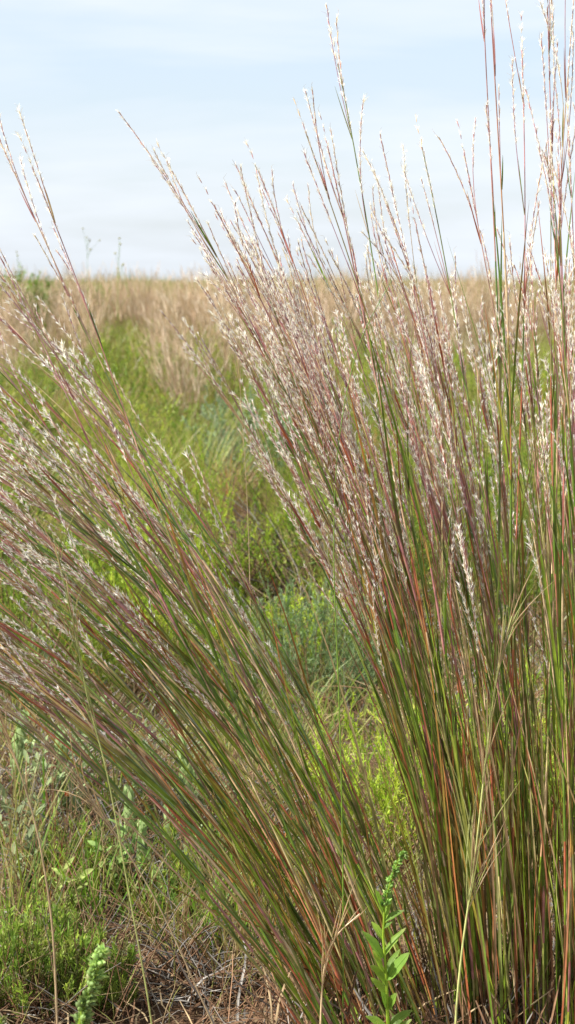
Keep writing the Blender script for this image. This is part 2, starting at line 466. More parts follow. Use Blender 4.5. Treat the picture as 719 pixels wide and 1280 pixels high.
# ---------------------------------------------------------------- litter (stuff) on the near soil
def litter():
    m = MB(); n = 11000
    y = 2.1 + 3.4 * rng.random(n) ** 1.5; x = rng.uniform(-1, 1, n) * halfw(y, 1.3)
    L = rng.uniform(0.02, 0.13, n); phi = rng.uniform(0, 6.28, n)
    th0 = rng.uniform(1.1, 1.55, n); th1 = rng.uniform(1.3, 1.75, n)
    base = np.stack([x, y, gz(x, y) + rng.uniform(0.001, 0.03, n)], -1)
    P = arc(base, L, th0, th1, phi, 5, 1.0, 0.35)
    c = pick([TAN * 0.45, GREY * 0.45, BROWN * 0.9, GREY * 0.9, TAN * 0.8, BROWN * 0.6], [3, 3, 4, 1, 0.8, 4], n) * rng.uniform(0.7, 1.2, (n, 1))
    m.ribbons(P, rng.uniform(0.0012, 0.0034, n)[:, None] * np.array([0.6, 1, 1, 0.9, 0.3]), c[:, None], np.array([[0.1, 0.1, 1.0]]) + rng.normal(size=(n, 3)) * 0.3)
    # fine grey-brown dead stubble standing up
    n = 11000; y = 2.15 + 2.8 * rng.random(n); x = rng.uniform(-1, 1, n) * halfw(y, 1.3)
    base = np.stack([x, y, gz(x, y)], -1)
    P = arc(base, rng.uniform(0.03, 0.19, n), rng.uniform(0, 0.9, n), rng.uniform(0.3, 1.6, n), rng.uniform(0, 6.28, n), 5, 1.0, 0.3)
    c = pick([TAN * 0.7, GREY * 0.6, BROWN * 1.2, OLIVE * 1.2], [2.5, 2, 4, 2.5], n)
    m.tubes(P, np.array([0.0008, 0.0007, 0.0006, 0.0005, 0.0003]), c[:, None], 3)
    o = m.build('plant_litter', M_WOOD); o['kind'] = 'stuff'
    tag(o, 'dead grass bits and fine stubble strewn over the sandy soil', 'plant litter')


litter()

# ================================================================== FOREGROUND CLUMPS
DA = 2.1
PXM = F / DA


def bx_at(px):
    return (px - 359.5) / PXM * 1.005


def specs_left(nb):
    """stalks grow in small bundles of tillers that share a lean"""
    out = []
    for b in range(nb):
        u = ((b + rng.uniform(0.1, 0.9)) / nb) ** 0.9
        px = 582 - 168 * u + rng.normal() * 10; y = DA + rng.normal() * 0.05
        t0 = 14 + 12 * u + rng.normal() * 1.5; t1 = 50 + 22 * u + rng.normal() * 3; ph = math.pi + rng.normal() * 0.14; Lb = rng.uniform(0.86, 1.14)
        for k in range(int(rng.integers(3, 7))):
            x = bx_at(px + rng.normal() * 5); yy = y + rng.normal() * 0.012
            out.append(dict(base=np.array([x, yy, float(gz(x, yy))]), L=Lb * rng.uniform(0.80, 1.05), th0=R(t0 + rng.normal() * 0.9), th1=R(t1 + rng.normal() * 2.6), phi=ph + rng.normal() * 0.06,
                            p=rng.uniform(0.93, 1.12), heads=(rng.uniform(0.44, 0.58), 1.0), nbr=int(rng.integers(5, 9)), leaves=int(rng.integers(2, 6)),
                            rad=0.00115 * rng.uniform(0.8, 1.25)))
    for px, t0, t1, L in ((505, 19, 26, 1.10), (498, 20, 22, 1.03), (485, 21, 28, 0.98), (520, 20, 38, 0.93), (530, 18, 31, 0.80), (545, 17, 38, 1.0), (535, 22, 30, 0.86)):
        out.append(dict(base=np.array([bx_at(px), DA - 0.06, 0.0]), L=L, th0=R(t0), th1=R(t1), phi=math.pi + rng.normal() * 0.08, p=1.0, heads=(0.70, 1.0),
                        nbr=int(rng.integers(2, 4)), leaves=3, rad=0.0011))
    return out


def specs_right(nb):
    out = []
    for b in range(nb):
        u = ((b + rng.uniform(0, 1)) / nb) ** 1.25
        px = 588 + 187 * u + rng.normal() * 7; y = DA + 0.05 + rng.normal() * 0.07
        lean = float(np.clip(1 - u + rng.normal() * 0.05, -0.1, 1.0))
        t0 = -1.5 + 6 * lean + rng.normal() * 1.3; t1 = -4 + 41 * lean + rng.normal() * 3.2 * (1.1 - 0.6 * max(lean, 0)); ph = math.pi + rng.normal() * 0.25
        Lb = rng.uniform(0.80, 1.00) if lean > 0.62 else rng.uniform(0.78, 1.04) if lean > 0.3 else rng.uniform(0.78, 1.04)
        t1 = min(t1, 38)
        for k in range(int(rng.integers(2, 7))):
            x = bx_at(px + rng.normal() * 5); yy = y + rng.normal() * 0.014
            out.append(dict(base=np.array([x, yy, float(gz(x, yy))]), L=Lb * (rng.triangular(0.74, 1.0, 1.05) if lean < 0.6 else rng.uniform(0.86, 1.04)), th0=R(t0 + rng.normal() * 0.9), th1=R(t1 + rng.normal() * 2.6), phi=ph + rng.normal() * 0.1,
                            p=rng.uniform(0.98, 1.2), heads=(rng.uniform(0.50, 0.66), 1.0), nbr=int(rng.integers(4, 8)), leaves=int(rng.integers(2, 5)),
                            rad=0.00115 * rng.uniform(0.8, 1.25)))
    for px, t0, t1, L in ((600, 3, 13, 1.08), (604, 4, 15, 1.0), (640, 0.5, 2.5, 1.18), (628, 0, 2, 1.17), (655, -0.5, 1, 1.08), (668, -1, -2, 1.13), (690, 0, 1, 1.12), (600, 5, 22, 0.99),
                          (612, 2, 20, 1.02), (700, 0, 3, 0.98), (590, 5, 31, 1.02)):
        out.append(dict(base=np.array([bx_at(px), DA + rng.normal() * 0.03, 0.0]), L=L, th0=R(t0), th1=R(t1), phi=math.pi + rng.normal() * 0.1, p=1.0, heads=(0.72, 1.0),
                        nbr=int(rng.integers(2, 5)), leaves=4, rad=0.0012))
    return out


def basal_for(px0, px1, t00, t01, t10, t11):
    def f(m, n):
        u = rng.random(n); px = px0 + (px1 - px0) * u + rng.normal(size=n) * 12
        y = DA + 0.03 + rng.normal(size=n) * 0.06; x = (px - 359.5) / PXM
        base = np.stack([x, y, gz(x, y)], -1)
        th0 = np.radians(t00 + (t01 - t00) * u + rng.normal(size=n) * 4.5); th1 = th0 + np.radians(np.abs(t10 + (t11 - t10) * u + rng.normal(size=n) * 10))
        c0 = pick([GREEN, RED, OLIVE, BROWN * 1.0, LIME * 1.1, GREEN * 1.3], [3, 4, 1.5, 5, 3, 2], n)
        c1 = pick([GREEN * 1.1, RED, TAN, LIME, BROWN * 1.2, ORANGE * 0.9], [2.5, 3, 2.4, 4.5, 2, 1.6], n)
        blades(m, base, rng.uniform(0.22, 0.62, n), th0, th1, math.pi + rng.normal(size=n) * 0.5, rng.uniform(0.002, 0.0038, n), c0, c1, K=12, fold=0.45, p=1.3, wob=0.06)
    return f


clump('bluestem_clump', 'silvery headed grass clump swept over to the left across the frame', (bx_at(510), DA, 0.0), specs_left(16), 100,
      basal_for(600, 430, 6, 22, 16, 26), 110)
clump('bluestem_clump', 'tall upright grass clump on the right with silvery plumes against the sky', (bx_at(680), DA + 0.05, 0.0), specs_right(26), 100,
      basal_for(580, 800, 6, -2, 9, 4), 170)
sp = []
for i in range(18):
    px = rng.uniform(712, 860); y = 2.0 + rng.normal() * 0.05; x = bx_at(px)
    sp.append(dict(base=np.array([x, y, 0.0]), L=rng.uniform(0.75, 1.02), th0=R(rng.normal() * 1.5 + 0.5), th1=R(rng.normal() * 4 + 2), phi=math.pi + rng.normal() * 0.4, p=1.0,
                   heads=(0.6, 1.0), nbr=int(rng.integers(3, 7)), leaves=5, rad=0.0013))
clump('bluestem_clump', 'narrow clump of dark straight stalks cut by the right edge of the photo', (bx_at(780), 2.0, 0.0), sp)


# ================================================================== MID AND FAR TUSSOCKS (individuals)
def tussock_proto(kind):
    root = thing('grass_tussock', '', 'grass tussock', (0, 0, 0))
    m = MB(); mh = MB()
    if kind == 'bluestem':
        n = 46; r_ = rng.normal(size=(n, 2)) * 0.035; base = np.stack([r_[:, 0], r_[:, 1], np.zeros(n)], -1)
        phi = np.where(rng.random(n) < 0.6, math.pi + rng.normal(size=n) * 0.8, rng.uniform(0, 6.28, n))
        th0 = rng.uniform(0.0, 0.22, n); th1 = th0 + rng.uniform(0.02, 0.38, n); L = rng.uniform(0.5, 0.80, n)
        P = arc(base, L, th0, th1, phi, 9, 1.0, 0.05)
        s = np.linspace(0, 1, 9)
        c = mixc(np.broadcast_to(OLIVE * 1.6, (n, 3))[:, None], pick([PINK * 0.95, TAN * 0.9, np.array([0.42, 0.26, 0.17])], [2, 2, 3], n)[:, None], np.broadcast_to(np.clip(s * 2.2 - 0.1, 0, 1), (n, 9)))
        m.tubes(P, 0.0017 * (1 - 0.5 * s), c, 3)
        # airy racemes
        k = 7; i = np.repeat(np.arange(n), k); ss = rng.uniform(0.5, 0.98, n * k)
        x = ss * 8; j = np.minimum(x.astype(int), 7); f = (x - j)[:, None]
        p0 = P[i, j] * (1 - f) + P[i, j + 1] * f; d = nrm(P[i, j + 1] - P[i, j]); d = nrm(d + rng.normal(size=d.shape) * 0.16)
        ln = rng.uniform(0.05, 0.1, (n * k, 1)); t = np.linspace(0, 1, 4)
        Q = p0[:, None] + d[:, None] * (ln * t)[..., None]
        hc = pick([np.array([0.72, 0.62, 0.48]), np.array([0.58, 0.42, 0.29]), np.array([0.64, 0.48, 0.37])], [3, 3, 3], n * k)
        mh.ribbons(Q, np.array([0.0014, 0.0030, 0.0028, 0.001]), hc[:, None], rng.normal(size=(n * k, 3)))
        mh.tubes(P[:, 3:], np.full(6, 0.0012), TAN[None, None], 3)
        nb = 110; cols0 = [OLIVE * 1.4, LIME, TAN * 0.8]; cols1 = [TAN * 0.85, OLIVE * 1.5, LIME]; lh = (0.2, 0.5)
    elif kind == 'green':
        nb = 230; cols0 = [LIME, GREEN * 1.8, LIME * 1.2, OLIVE * 1.5]; cols1 = [LIME * 1.1, TAN, OLIVE * 1.7, LIME]; lh = (0.22, 0.52)
    else:
        nb = 200; cols0 = [TAN * 0.8, OLIVE * 1.3, BROWN * 1.8]; cols1 = [TAN, TAN * 1.1, ORANGE * 0.8]; lh = (0.25, 0.5)
    b = rng.normal(size=(nb, 2)) * 0.035; base = np.stack([b[:, 0], b[:, 1], np.zeros(nb)], -1)
    th0 = rng.uniform(0.02, 0.5, nb); th1 = th0 + rng.uniform(0.1, 1.1, nb)
    blades(m, base, rng.uniform(*lh, nb), th0, th1, rng.uniform(0, 6.28, nb), rng.uniform(0.002, 0.004, nb), pick(cols0, [1] * len(cols0), nb), pick(cols1, [1] * len(cols1), nb), K=7, fold=0)
    m.build('foliage', M_LEAF, root)
    if mh.V:
        mh.build('plume', M_FAR, root)
    return root


def place(protos, pts, label, group, used={}):
    for k, (x, y, s, rz) in enumerate(pts):
        pr = protos[k % len(protos)]
        if pr.name in used:
            o = copy_tree(pr)
        else:
            used[pr.name] = 1; KIDS_of(pr); o = pr
        o.location = (float(x), float(y), float(gz(x, y)) - 0.01); o.rotation_euler = (0, 0, rz); o.scale = (s, s, s * rng.uniform(0.9, 1.1))
        o['label'] = label; o['group'] = group


PB = [tussock_proto('bluestem') for _ in range(4)]
PG = [tussock_proto('green') for _ in range(3)]
PD = [tussock_proto('dry') for _ in range(2)]


def hollow(x, y):
    """the bare hollow with dead brush in the gap between the clumps stays open"""
    return not (y < 6.4 and -0.03 < x / y < 0.035)


def rpts(n, y0, y1, s0, s1, sep, k=1.15, keepfn=None, tries=60):
    pts = []
    for _ in range(n * tries):
        if len(pts) >= n: break
        y = math.sqrt(rng.uniform(y0 * y0, y1 * y1)); x = rng.uniform(-1, 1) * halfw(y, k, 0.2)
        if keepfn and not keepfn(x, y): continue
        if any((x - a) ** 2 + (y - b) ** 2 < sep * sep for a, b, _, _ in pts): continue
        # small random rotation: the wind leans them all the same way
        pts.append((x, y, rng.uniform(s0, s1), rng.normal() * 0.7))
    return pts


place(PB, rpts(34, 9.5, 17, 0.75, 1.15, 0.6) + rpts(185, 15.5, 32, 0.85, 1.3, 0.32), 'pinkish tan grass tussock among many on the prairie below the horizon', 'tan tussocks on the far prairie')
place(PG, rpts(70, 4.8, 13, 0.6, 1.0, 0.36, keepfn=hollow), 'bright green arching grass tussock on the open ground behind the clumps', 'green tussocks on the open ground')
place(PD, rpts(22, 5.5, 13, 0.7, 1.05, 0.6, keepfn=hollow), 'straw coloured drooping grass tussock on the open ground behind the clumps', 'straw tussocks on the open ground')


# ================================================================== SHRUBS
def shrub(name, label, cat, px, Y, wide, high, cols, mat=None, ntw=110, sub=6, lv=11, leaf=(0.010, 0.0015), woodc=BROWN * 1.6, tip=None, up=0.45):
    loc = gp(px, Y)
    root = thing(name, label, cat, loc)
    mt, ml = MB(), MB()
    az = rng.uniform(0, 6.28, ntw); el = np.arccos(rng.uniform(0.25, 1, ntw))
    b = rng.normal(size=(ntw, 2)) * wide * 0.12
    base = np.stack([b[:, 0], b[:, 1], np.zeros(ntw)], -1)
    L = np.sqrt((wide * np.sin(el)) ** 2 + (high * np.cos(el)) ** 2) * rng.uniform(0.75, 1.12, ntw)
    P = arc(base, L, el, el * 0.55, az, 7, 1.0, 0.12)
    mt.tubes(P, np.array([1.8, 1.5, 1.2, 1.0, 0.8, 0.6, 0.4]) * 0.001, pick([woodc, woodc * 1.3, OLIVE], [2, 2, 1], ntw)[:, None], 3)
    i = np.repeat(np.arange(ntw), sub); n = len(i); ss = rng.uniform(0.35, 1.0, n); ss[::sub] = 0.97
    x = ss * 6; j = np.minimum(x.astype(int), 5); f = (x - j)[:, None]
    p0 = P[i, j] * (1 - f) + P[i, j + 1] * f; d = nrm(P[i, j + 1] - P[i, j]); d = nrm(d * 0.7 + rng.normal(size=d.shape) * 0.33 + np.array([0, 0, up]))
    sl = rng.uniform(0.03, 0.075, (n, 1)) * (wide + high) / 0.5; t = np.linspace(0, 1, 4)
    Q = p0[:, None] + d[:, None] * (sl * t)[..., None]
    cc = pick(cols, [1] * len(cols), n) * rng.uniform(0.75, 1.25, (n, 1))
    mt.tubes(Q, np.array([0.0009, 0.0008, 0.0006, 0.0004]), cc[:, None] * 0.7, 3)
    # leaves
    q = np.repeat(np.arange(n), lv); m = len(q); s = rng.uniform(0.1, 1.0, (m, 1))
    lp = p0[q] + d[q] * sl[q] * s; ld = nrm(d[q] + rng.normal(size=(m, 3)) * 0.45)
    ll = leaf[0] * rng.uniform(0.6, 1.3, (m, 1)); tt = np.array([0, 0.4, 0.75, 1.0])
    LP = lp[:, None] + ld[:, None] * (ll * tt)[..., None]
    lc = cc[q] * rng.uniform(0.75, 1.25, (m, 1))
    if tip is not None:
        lc = mixc(lc, np.broadcast_to(tip, lc.shape), np.clip(s[:, 0] * 1.6 - 0.9, 0, 1) * (rng.random(m) < 0.6))
    ml.ribbons(LP, leaf[1] * np.array([0.5, 1, 0.85, 0.15]), lc[:, None], rng.normal(size=(m, 3)))
    mt.build('twigs', M_WOOD, root); root.children
    ml.build('foliage', mat or M_SHRUB, root)
    return root


BW = [np.array([0.25, 0.36, 0.035]), np.array([0.14, 0.24, 0.03]), np.array([0.34, 0.42, 0.05])]
BT = [np.array([0.24, 0.35, 0.05]), np.array([0.15, 0.25, 0.035]), np.array([0.30, 0.38, 0.07]), np.array([0.22, 0.22, 0.08])]
BG = [np.array([0.34, 0.48, 0.035]), np.array([0.24, 0.39, 0.03]), np.array([0.42, 0.50, 0.05])]
YTIP = np.array([0.44, 0.43, 0.06])
shrub('green_shrub', 'bright green feathery shrub in the bottom left corner', 'shrub', 22, 2.26, 0.12, 0.115, BT, ntw=95, up=1.0)
shrub('green_shrub', 'small green feathery shrub just behind the blurred curled spike', 'shrub', 116, 2.28, 0.05, 0.085, BT, ntw=38, up=1.0)
shrub('green_shrub', 'dull green low shrub beside the bare soil left of the clump base', 'shrub', 262, 2.66, 0.075, 0.15, [c * 0.75 for c in BW], ntw=70)
shrub('green_shrub', 'yellow green shrub seen through the left clump beneath its silvery heads', 'shrub', 195, 4.1, 0.17, 0.30, BG, ntw=150, tip=YTIP)
shrub('green_shrub', 'dark green bushy shrub showing through the grass stalks at the left edge', 'shrub', 20, 3.9, 0.22, 0.34, [c * 0.8 for c in BW], ntw=150)
shrub('green_shrub', 'bright lime shrub at the left side of the gap between the clumps', 'shrub', 232, 4.9, 0.20, 0.42, BG, ntw=220, tip=YTIP)
shrub('green_shrub', 'yellow tipped green shrub in the middle of the gap between the clumps', 'shrub', 385, 4.1, 0.18, 0.20, BG, ntw=220, tip=YTIP)
shrub('green_shrub', 'soft grey green shrub low in the gap beside the slanting stems', 'shrub', 395, 3.9, 0.17, 0.25, [np.array([0.17, 0.25, 0.10]), np.array([0.2, 0.27, 0.13])], ntw=140)
shrub('green_shrub', 'lime green shrub glowing through the stems left of centre', 'shrub', 505, 2.95, 0.17, 0.24, BG, ntw=130, tip=YTIP)
shrub('green_shrub', 'bright green shrub behind the lower stems at the right edge', 'shrub', 690, 3.0, 0.19, 0.27, BG, ntw=150, tip=YTIP)
shrub('green_shrub', 'leafy green shrub half hidden behind the upright stems at mid height', 'shrub', 640, 4.6, 0.28, 0.40, [c * 0.85 for c in BW], ntw=170)
shrub('green_shrub', 'green shrub behind the dark right edge stalks', 'shrub', 712, 5.6, 0.26, 0.5, BW, ntw=160)
shrub('sage_shrub', 'blue grey sage bush on the left fringe of the upright clump', 'shrub', 318, 7.6, 0.16, 0.46, [np.array([0.20, 0.28, 0.13]), np.array([0.27, 0.34, 0.19])], mat=M_WOOL, ntw=130, leaf=(0.018, 0.004))
for px, Y, lab in ((18, 24, 'green bush rising on the horizon at the left edge'), (60, 27, 'smaller green bush on the horizon next to the left edge one'),
                   (118, 30, 'low green bush on the horizon with thin weeds beside it')):
    r_ = shrub('green_bush', lab, 'bush', px, Y, 0.55, 0.80 if px < 30 else 0.72, [GREEN * 1.6, LIME * 0.9], ntw=160, sub=8, lv=8, leaf=(0.04, 0.014))

SPR = []
for q in range(4):
    SPR.append(shrub('prairie_shrub', '', 'shrub', 300, 6, 0.22 + 0.04 * q, 0.24 + 0.03 * q, [BW[q % 3], BW[(q + 1) % 3] * (0.7 if q == 2 else 1), OLIVE * 1.5], ntw=110, sub=6, lv=9, leaf=(0.013, 0.0026), tip=YTIP if q % 2 else None))
place(SPR, rpts(58, 4.0, 15, 0.8, 1.6, 0.62, keepfn=hollow), 'rounded green shrub among the grass on the open ground behind the clumps', 'green shrubs on the open ground')

# dead brushwood hollow in the gap
def brush(label, px, Y, wide, high, n=150, cols=(BROWN * 0.8, BROWN * 1.3, GREY * 0.8)):
    root = MB(); b = rng.normal(size=(n, 2)) * wide * 0.4
    base = np.stack([b[:, 0], b[:, 1], np.zeros(n)], -1)
    P = arc(base, rng.uniform(0.4, 1.0, n) * (wide + high), rng.uniform(0.2, 1.3, n), rng.uniform(0.8, 2.0, n), rng.uniform(0, 6.28, n), 9, 1.0, 0.5)
    P[..., 2] = np.maximum(P[..., 2], 0.004)
    root.tubes(P, np.linspace(0.0022, 0.0006, 9), pick(list(cols), [1] * len(cols), n)[:, None], 3)
    o = root.build('dead_brush', M_WOOD); o.location = gp(px, Y)
    tag(o, label, 'dead brush'); return o


brush('tangle of dead brushwood, darkened as the shadowed pocket, in the gap between the two clumps', 362, 5.0, 0.17, 0.36, 520, (BROWN * 0.45, BROWN * 0.8, GREY * 0.5))  # twig browns darkened to paint in the shade of the hollow
brush('grey dead twigs tangled behind the lower stems left of the upright clump', 425, 4.3, 0.2, 0.22, 200, (GREY * 0.8, BROWN * 1.5, TAN * 0.7))
brush('grey looping dead twigs under the left clump at the left edge', 60, 3.25, 0.16, 0.15, 160, (GREY * 1.0, BROWN * 1.3, GREY * 0.7))
brush('brown twig tangle on the soil just right of the pale woolly herbs', 262, 3.1, 0.14, 0.10, 150, (BROWN, BROWN * 1.5, GREY * 0.7))
brush('dark dead brushwood behind the stalks close to the right edge', 705, 4.0, 0.16, 0.20, 160)
brush('pale straw twigs lying behind the middle of the upright stems', 600, 3.6, 0.2, 0.14, 150, (TAN, GREY, BROWN * 1.4))


# ================================================================== HERBS
def leaf_part(p0, d, up, ln, w, col, curl=0.4, K=8, fold=0.25, m=None, wave=0.0):
    m = m or MB(); p = np.array(p0, float); d = nrm(np.array(d, float)); up = nrm(np.array(up, float))
    pts = [p]; t = np.linspace(0, 1, K)
    for k in range(1, K):
        a = curl * t[k]; dd = nrm(d * math.cos(a) - up * math.sin(a)); pts.append(pts[-1] + dd * ln / (K - 1))
    W = w * np.clip(np.sin(np.pi * np.clip(t * 0.92 + 0.06, 0, 1)) ** 0.8, 0.08, 1); W[0] = w * 0.15
    c = np.array(col)[None].repeat(K, 0)
    if wave:
        W = W * (1 + rng.normal(size=K) * wave * 1.6); c = c * rng.uniform(0.85, 1.15, (K, 1)); c = mixc(c, np.broadcast_to(TAN, c.shape), np.clip(t - 0.8, 0, 1) * rng.uniform(0, 3))
        pa = np.array(pts) + up * w * 0.02; m.tubes(pa[None], np.linspace(0.00035, 0.0001, K)[None], np.array(col)[None, None] * 1.5, 3)
    m.ribbons(np.array(pts)[None], W[None], c[None], up, fold)
    return m


def curled_spike(m, P, r0, r1, col, n):
    """crowded rows of uneven little buds and bracts along a curling axis"""
    n = int(n * 2.4); s = np.sort(rng.uniform(0, 0.99, n)); p, d = along(P, s)
    side = nrm(np.cross(d, np.array([0.0, 1.0, 0.0]))); an = rng.uniform(0, 6.28, n)[:, None]
    o = nrm(side * np.cos(an) * 1.2 + np.array([0, 1.0, 0]) * np.sin(an))
    r = (r0 + (r1 - r0) * s) * rng.uniform(0.65, 1.15, n)
    pos = p + o * r[:, None] * 0.75
    c = col * rng.uniform(0.65, 1.35, (n, 1)); c = mixc(c, np.broadcast_to(TAN * 0.8, c.shape), (rng.random(n) < 0.08) * 0.4)
    m.balls(pos, r * rng.uniform(0.25, 0.42, n), nrm(o + d * rng.uniform(0.2, 1.4, (n, 1)) + rng.normal(size=(n, 3)) * 0.2), 1.6, c)
    t = np.array([0, 0.4, 0.75, 1.0]); k = n * 5; i = rng.integers(0, n, k)
    dd = nrm(o[i] * 0.9 + d[i] * rng.uniform(0.2, 1.3, (k, 1)) + rng.normal(size=(k, 3)) * 0.3)
    BP = p[i][:, None] + dd[:, None] * ((r[i] * rng.uniform(1.1, 1.8, k))[:, None] * t)[..., None]
    m.ribbons(BP, (r[i] * 0.5)[:, None] * np.array([0.5, 1, 0.7, 0.1]), (c[i] * 1.1)[:, None], rng.normal(size=(k, 3)), 0.4)


def leafy_herb():
    base = at(487, 1500, 1.88)
    base[2] = 0.0
    root = thing('leafy_herb', 'bright green leafy herb with a curled bud spike in front of the clump', 'herb', base)
    pts = [(487, 1500), (486, 1380), (485, 1280), (483, 1220), (479, 1170), (481, 1130)]
    P = np.array([at(a, b, 1.88) for a, b in pts]) - base
    P[0] = (0, 0, 0)
    m = MB(); m.tubes(P[None], np.array([2.2, 2.0, 1.7, 1.5, 1.2, 0.9]) * 0.001, (LIME * 1.3)[None, None], 6)
    m.build('stem', M_SHRUB, root)
    tip = [(481, 1132), (484, 1118), (488, 1104), (493, 1089), (499, 1074), (504, 1066), (507, 1070)]
    T = np.array([at(a, b, 1.88) for a, b in tip]) - base
    m = MB(); m.tubes(T[None], np.full(7, 0.0009), LIME[None, None] * 1.1, 5)
    curled_spike(m, T, 0.0042, 0.0024, np.array([0.22, 0.37, 0.08]), 30)
    m.build('bud_spike', M_SHRUB, root)
    LG = np.array([0.22, 0.42, 0.05])
    # (start px,py), (tip px,py), width m, depth lean
    L = [((480, 1140), (469, 1112), .0065, -.2), ((481, 1150), (490, 1121), .006, .2), ((481, 1152), (502, 1134), .0065, -.3), ((479, 1160), (489, 1152), .006, -.5),
         ((478, 1198), (459, 1164), .0085, -.2), ((479, 1196), (499, 1165), .006, .2), ((479, 1175), (470, 1155), .007, .3), ((480, 1215), (466, 1188), .009, -.6),
         ((483, 1225), (507, 1194), .012, -.3), ((482, 1222), (493, 1190), .009, .4), ((483, 1232), (472, 1202), .010, -.5), ((484, 1245), (467, 1222), .008, .2),
         ((485, 1262), (476, 1236), .010, -.4), ((485, 1262), (494, 1240), .010, -.4), ((486, 1285), (505, 1262), .009, -.1), ((486, 1290), (464, 1265), .008, -.2),
         ((486, 1310), (500, 1270), .013, -.5), ((486, 1310), (474, 1272), .012, -.5), ((486, 1340), (512, 1300), .013, .1), ((486, 1345), (460, 1305), .013, .2),
         ((486, 1375), (506, 1335), .013, -.4), ((486, 1400), (466, 1355), .013, .2)]
    for (a, b), (c, d_), w, dl in L:
        p0 = at(a, b, 1.88) - base; p1 = at(c, d_, 1.88) - base
        ln = np.linalg.norm(p1 - p0); d = nrm(p1 - p0) + np.array([0, dl * 0.6, 0])
        up = nrm(np.cross(np.cross(d, [0, 0, 1.0]), d) * 0.8 + np.array([0, -0.7, 0]) - 0.4 * np.sign(c - a) * np.array([1, 0, 0]))
        leaf_part(p0, d, up, ln * rng.uniform(1.0, 1.25), w * rng.uniform(0.85, 1.2), (LG * 0.85 + np.array([0.05, 0, 0]) * rng.random()) * rng.uniform(0.7, 1.2), curl=rng.uniform(-0.1, 0.8), K=10, fold=rng.uniform(0.15, 0.55), wave=0.05).build('leaf', M_SHRUB, root)
    return root


leafy_herb()


def spike_herb(label, Y, pts, r0, r1, n):
    base = at(*pts[0], Y); base[2] = 0
    P = np.array([at(a, b, Y) for a, b in pts])
    root = thing('curled_spike_herb', label, 'herb', base)
    full = np.concatenate([[base], P]) - base
    m = MB(); m.tubes(full[None], np.linspace(0.0026, 0.0014, len(full))[None], (LIME * 1.1)[None, None], 6)
    m.build('stem', M_SHRUB, root)
    m = MB(); curled_spike(m, P - base, r0, r1, np.array([0.24, 0.34, 0.11]), n)
    m.build('bud_spike', M_SHRUB, root)
    ml = MB()
    for z in (0.06, 0.12, 0.17):
        for s_ in (-1, 1):
            leaf_part((0, 0, z), (s_ * 0.7, rng.normal() * 0.4, 0.6), (0, -0.3, 0.9), 0.03, 0.009, LIME, m=ml)
    ml.build('foliage', M_SHRUB, root)


spike_herb('blurred green curled flower spike close to the camera at bottom left', 1.5,
           [(96, 1330), (99, 1290), (104, 1262), (112, 1238), (120, 1216), (126, 1196), (131, 1188)], 0.0066, 0.0052, 44)
spike_herb('blurred tip of a green bud spike in the very bottom left corner', 1.5, [(-6, 1330), (-3, 1300), (0, 1284), (2, 1274)], 0.0044, 0.0038, 10)


def woolly(label, px, Y, top, lean, nlev=8, size=1.0, flower=None):
    """pale woolly herb: stalk with tight upward whorls of cupped leaves"""
    base = gp(px, Y)
    root = thing('woolly_herb', label, 'herb', base)
    tp = at(top[0], top[1], Y) - base
    H = tp[2]; t = np.linspace(0, 1, 8)[:, None]
    P = np.array([0, 0, 0]) * (1 - t) + np.array([tp[0], 0, H]) * t + np.array([lean * 0.02, 0, 0]) * np.sin(t * 3.1)
    m = MB(); m.tubes(P[None], np.linspace(0.002, 0.0012, 8)[None], np.array([0.2, 0.24, 0.12])[None, None], 5)
    m.build('stem', M_WOOL, root)
    ml = MB()
    for k in range(nlev):
        s = 0.30 + 0.66 * k / (nlev - 1)
        p, d = along(P, [s]); p, d = p[0], d[0]
        for a in range(4):
            an = a * math.pi / 2 + k * 0.75 + rng.normal() * 0.25
            o = np.array([math.cos(an), math.sin(an), 0]); open_ = 0.55 * (1.15 - s) + 0.32
            dd = nrm(d * 0.9 + o * open_); up = nrm(o * -0.8 + d * 0.6)
            ln = 0.032 * size * (1.1 - 0.25 * s) * rng.uniform(0.8, 1.15)
            c = np.array([0.32, 0.42, 0.16]) * rng.uniform(0.85, 1.2) + 0.02
            leaf_part(p + o * 0.001, dd, up, ln, ln * 0.58, c, curl=-0.55, fold=0.45, m=ml)
    ml.build('foliage', M_WOOL, root)
    if flower is not None:
        q = at(*flower, Y - 0.02) - base; mf = MB()
        for k in range(5):
            an = k * 1.256
            leaf_part(q, (math.cos(an), -0.25, math.sin(an)), (0, -1, 0), 0.0045, 0.003, np.array([0.75, 0.10, 0.03]), m=mf)
        mf.build('flower', M_SHRUB, root)


woolly('tall pale woolly herb leaning left with a tiny red bloom', 128, 2.95, (78, 925), -1, 12, 1.15, (84, 992))
woolly('pale woolly herb stalk crossing the left edge above the soil', 45, 3.1, (30, 905), -1, 9, 1.1)
woolly('short pale woolly herb left in the trio beside the bare soil', 165, 2.85, (161, 1002), 0, 6, 1.0)
woolly('lowest pale woolly herb, central in the trio beside the bare soil', 184, 2.72, (178, 1042), 0, 5, 1.1)
woolly('pale woolly herb right in the trio beside the bare soil', 212, 2.85, (211, 1005), 0, 6, 1.05)
woolly('pale woolly herb partly covered by the left clump stems', 240, 3.0, (228, 935), 0, 8, 1.1)
woolly('pale woolly herb peeping out right of the trio behind slanting blades', 262, 3.05, (247, 975), 0, 6, 1.0)


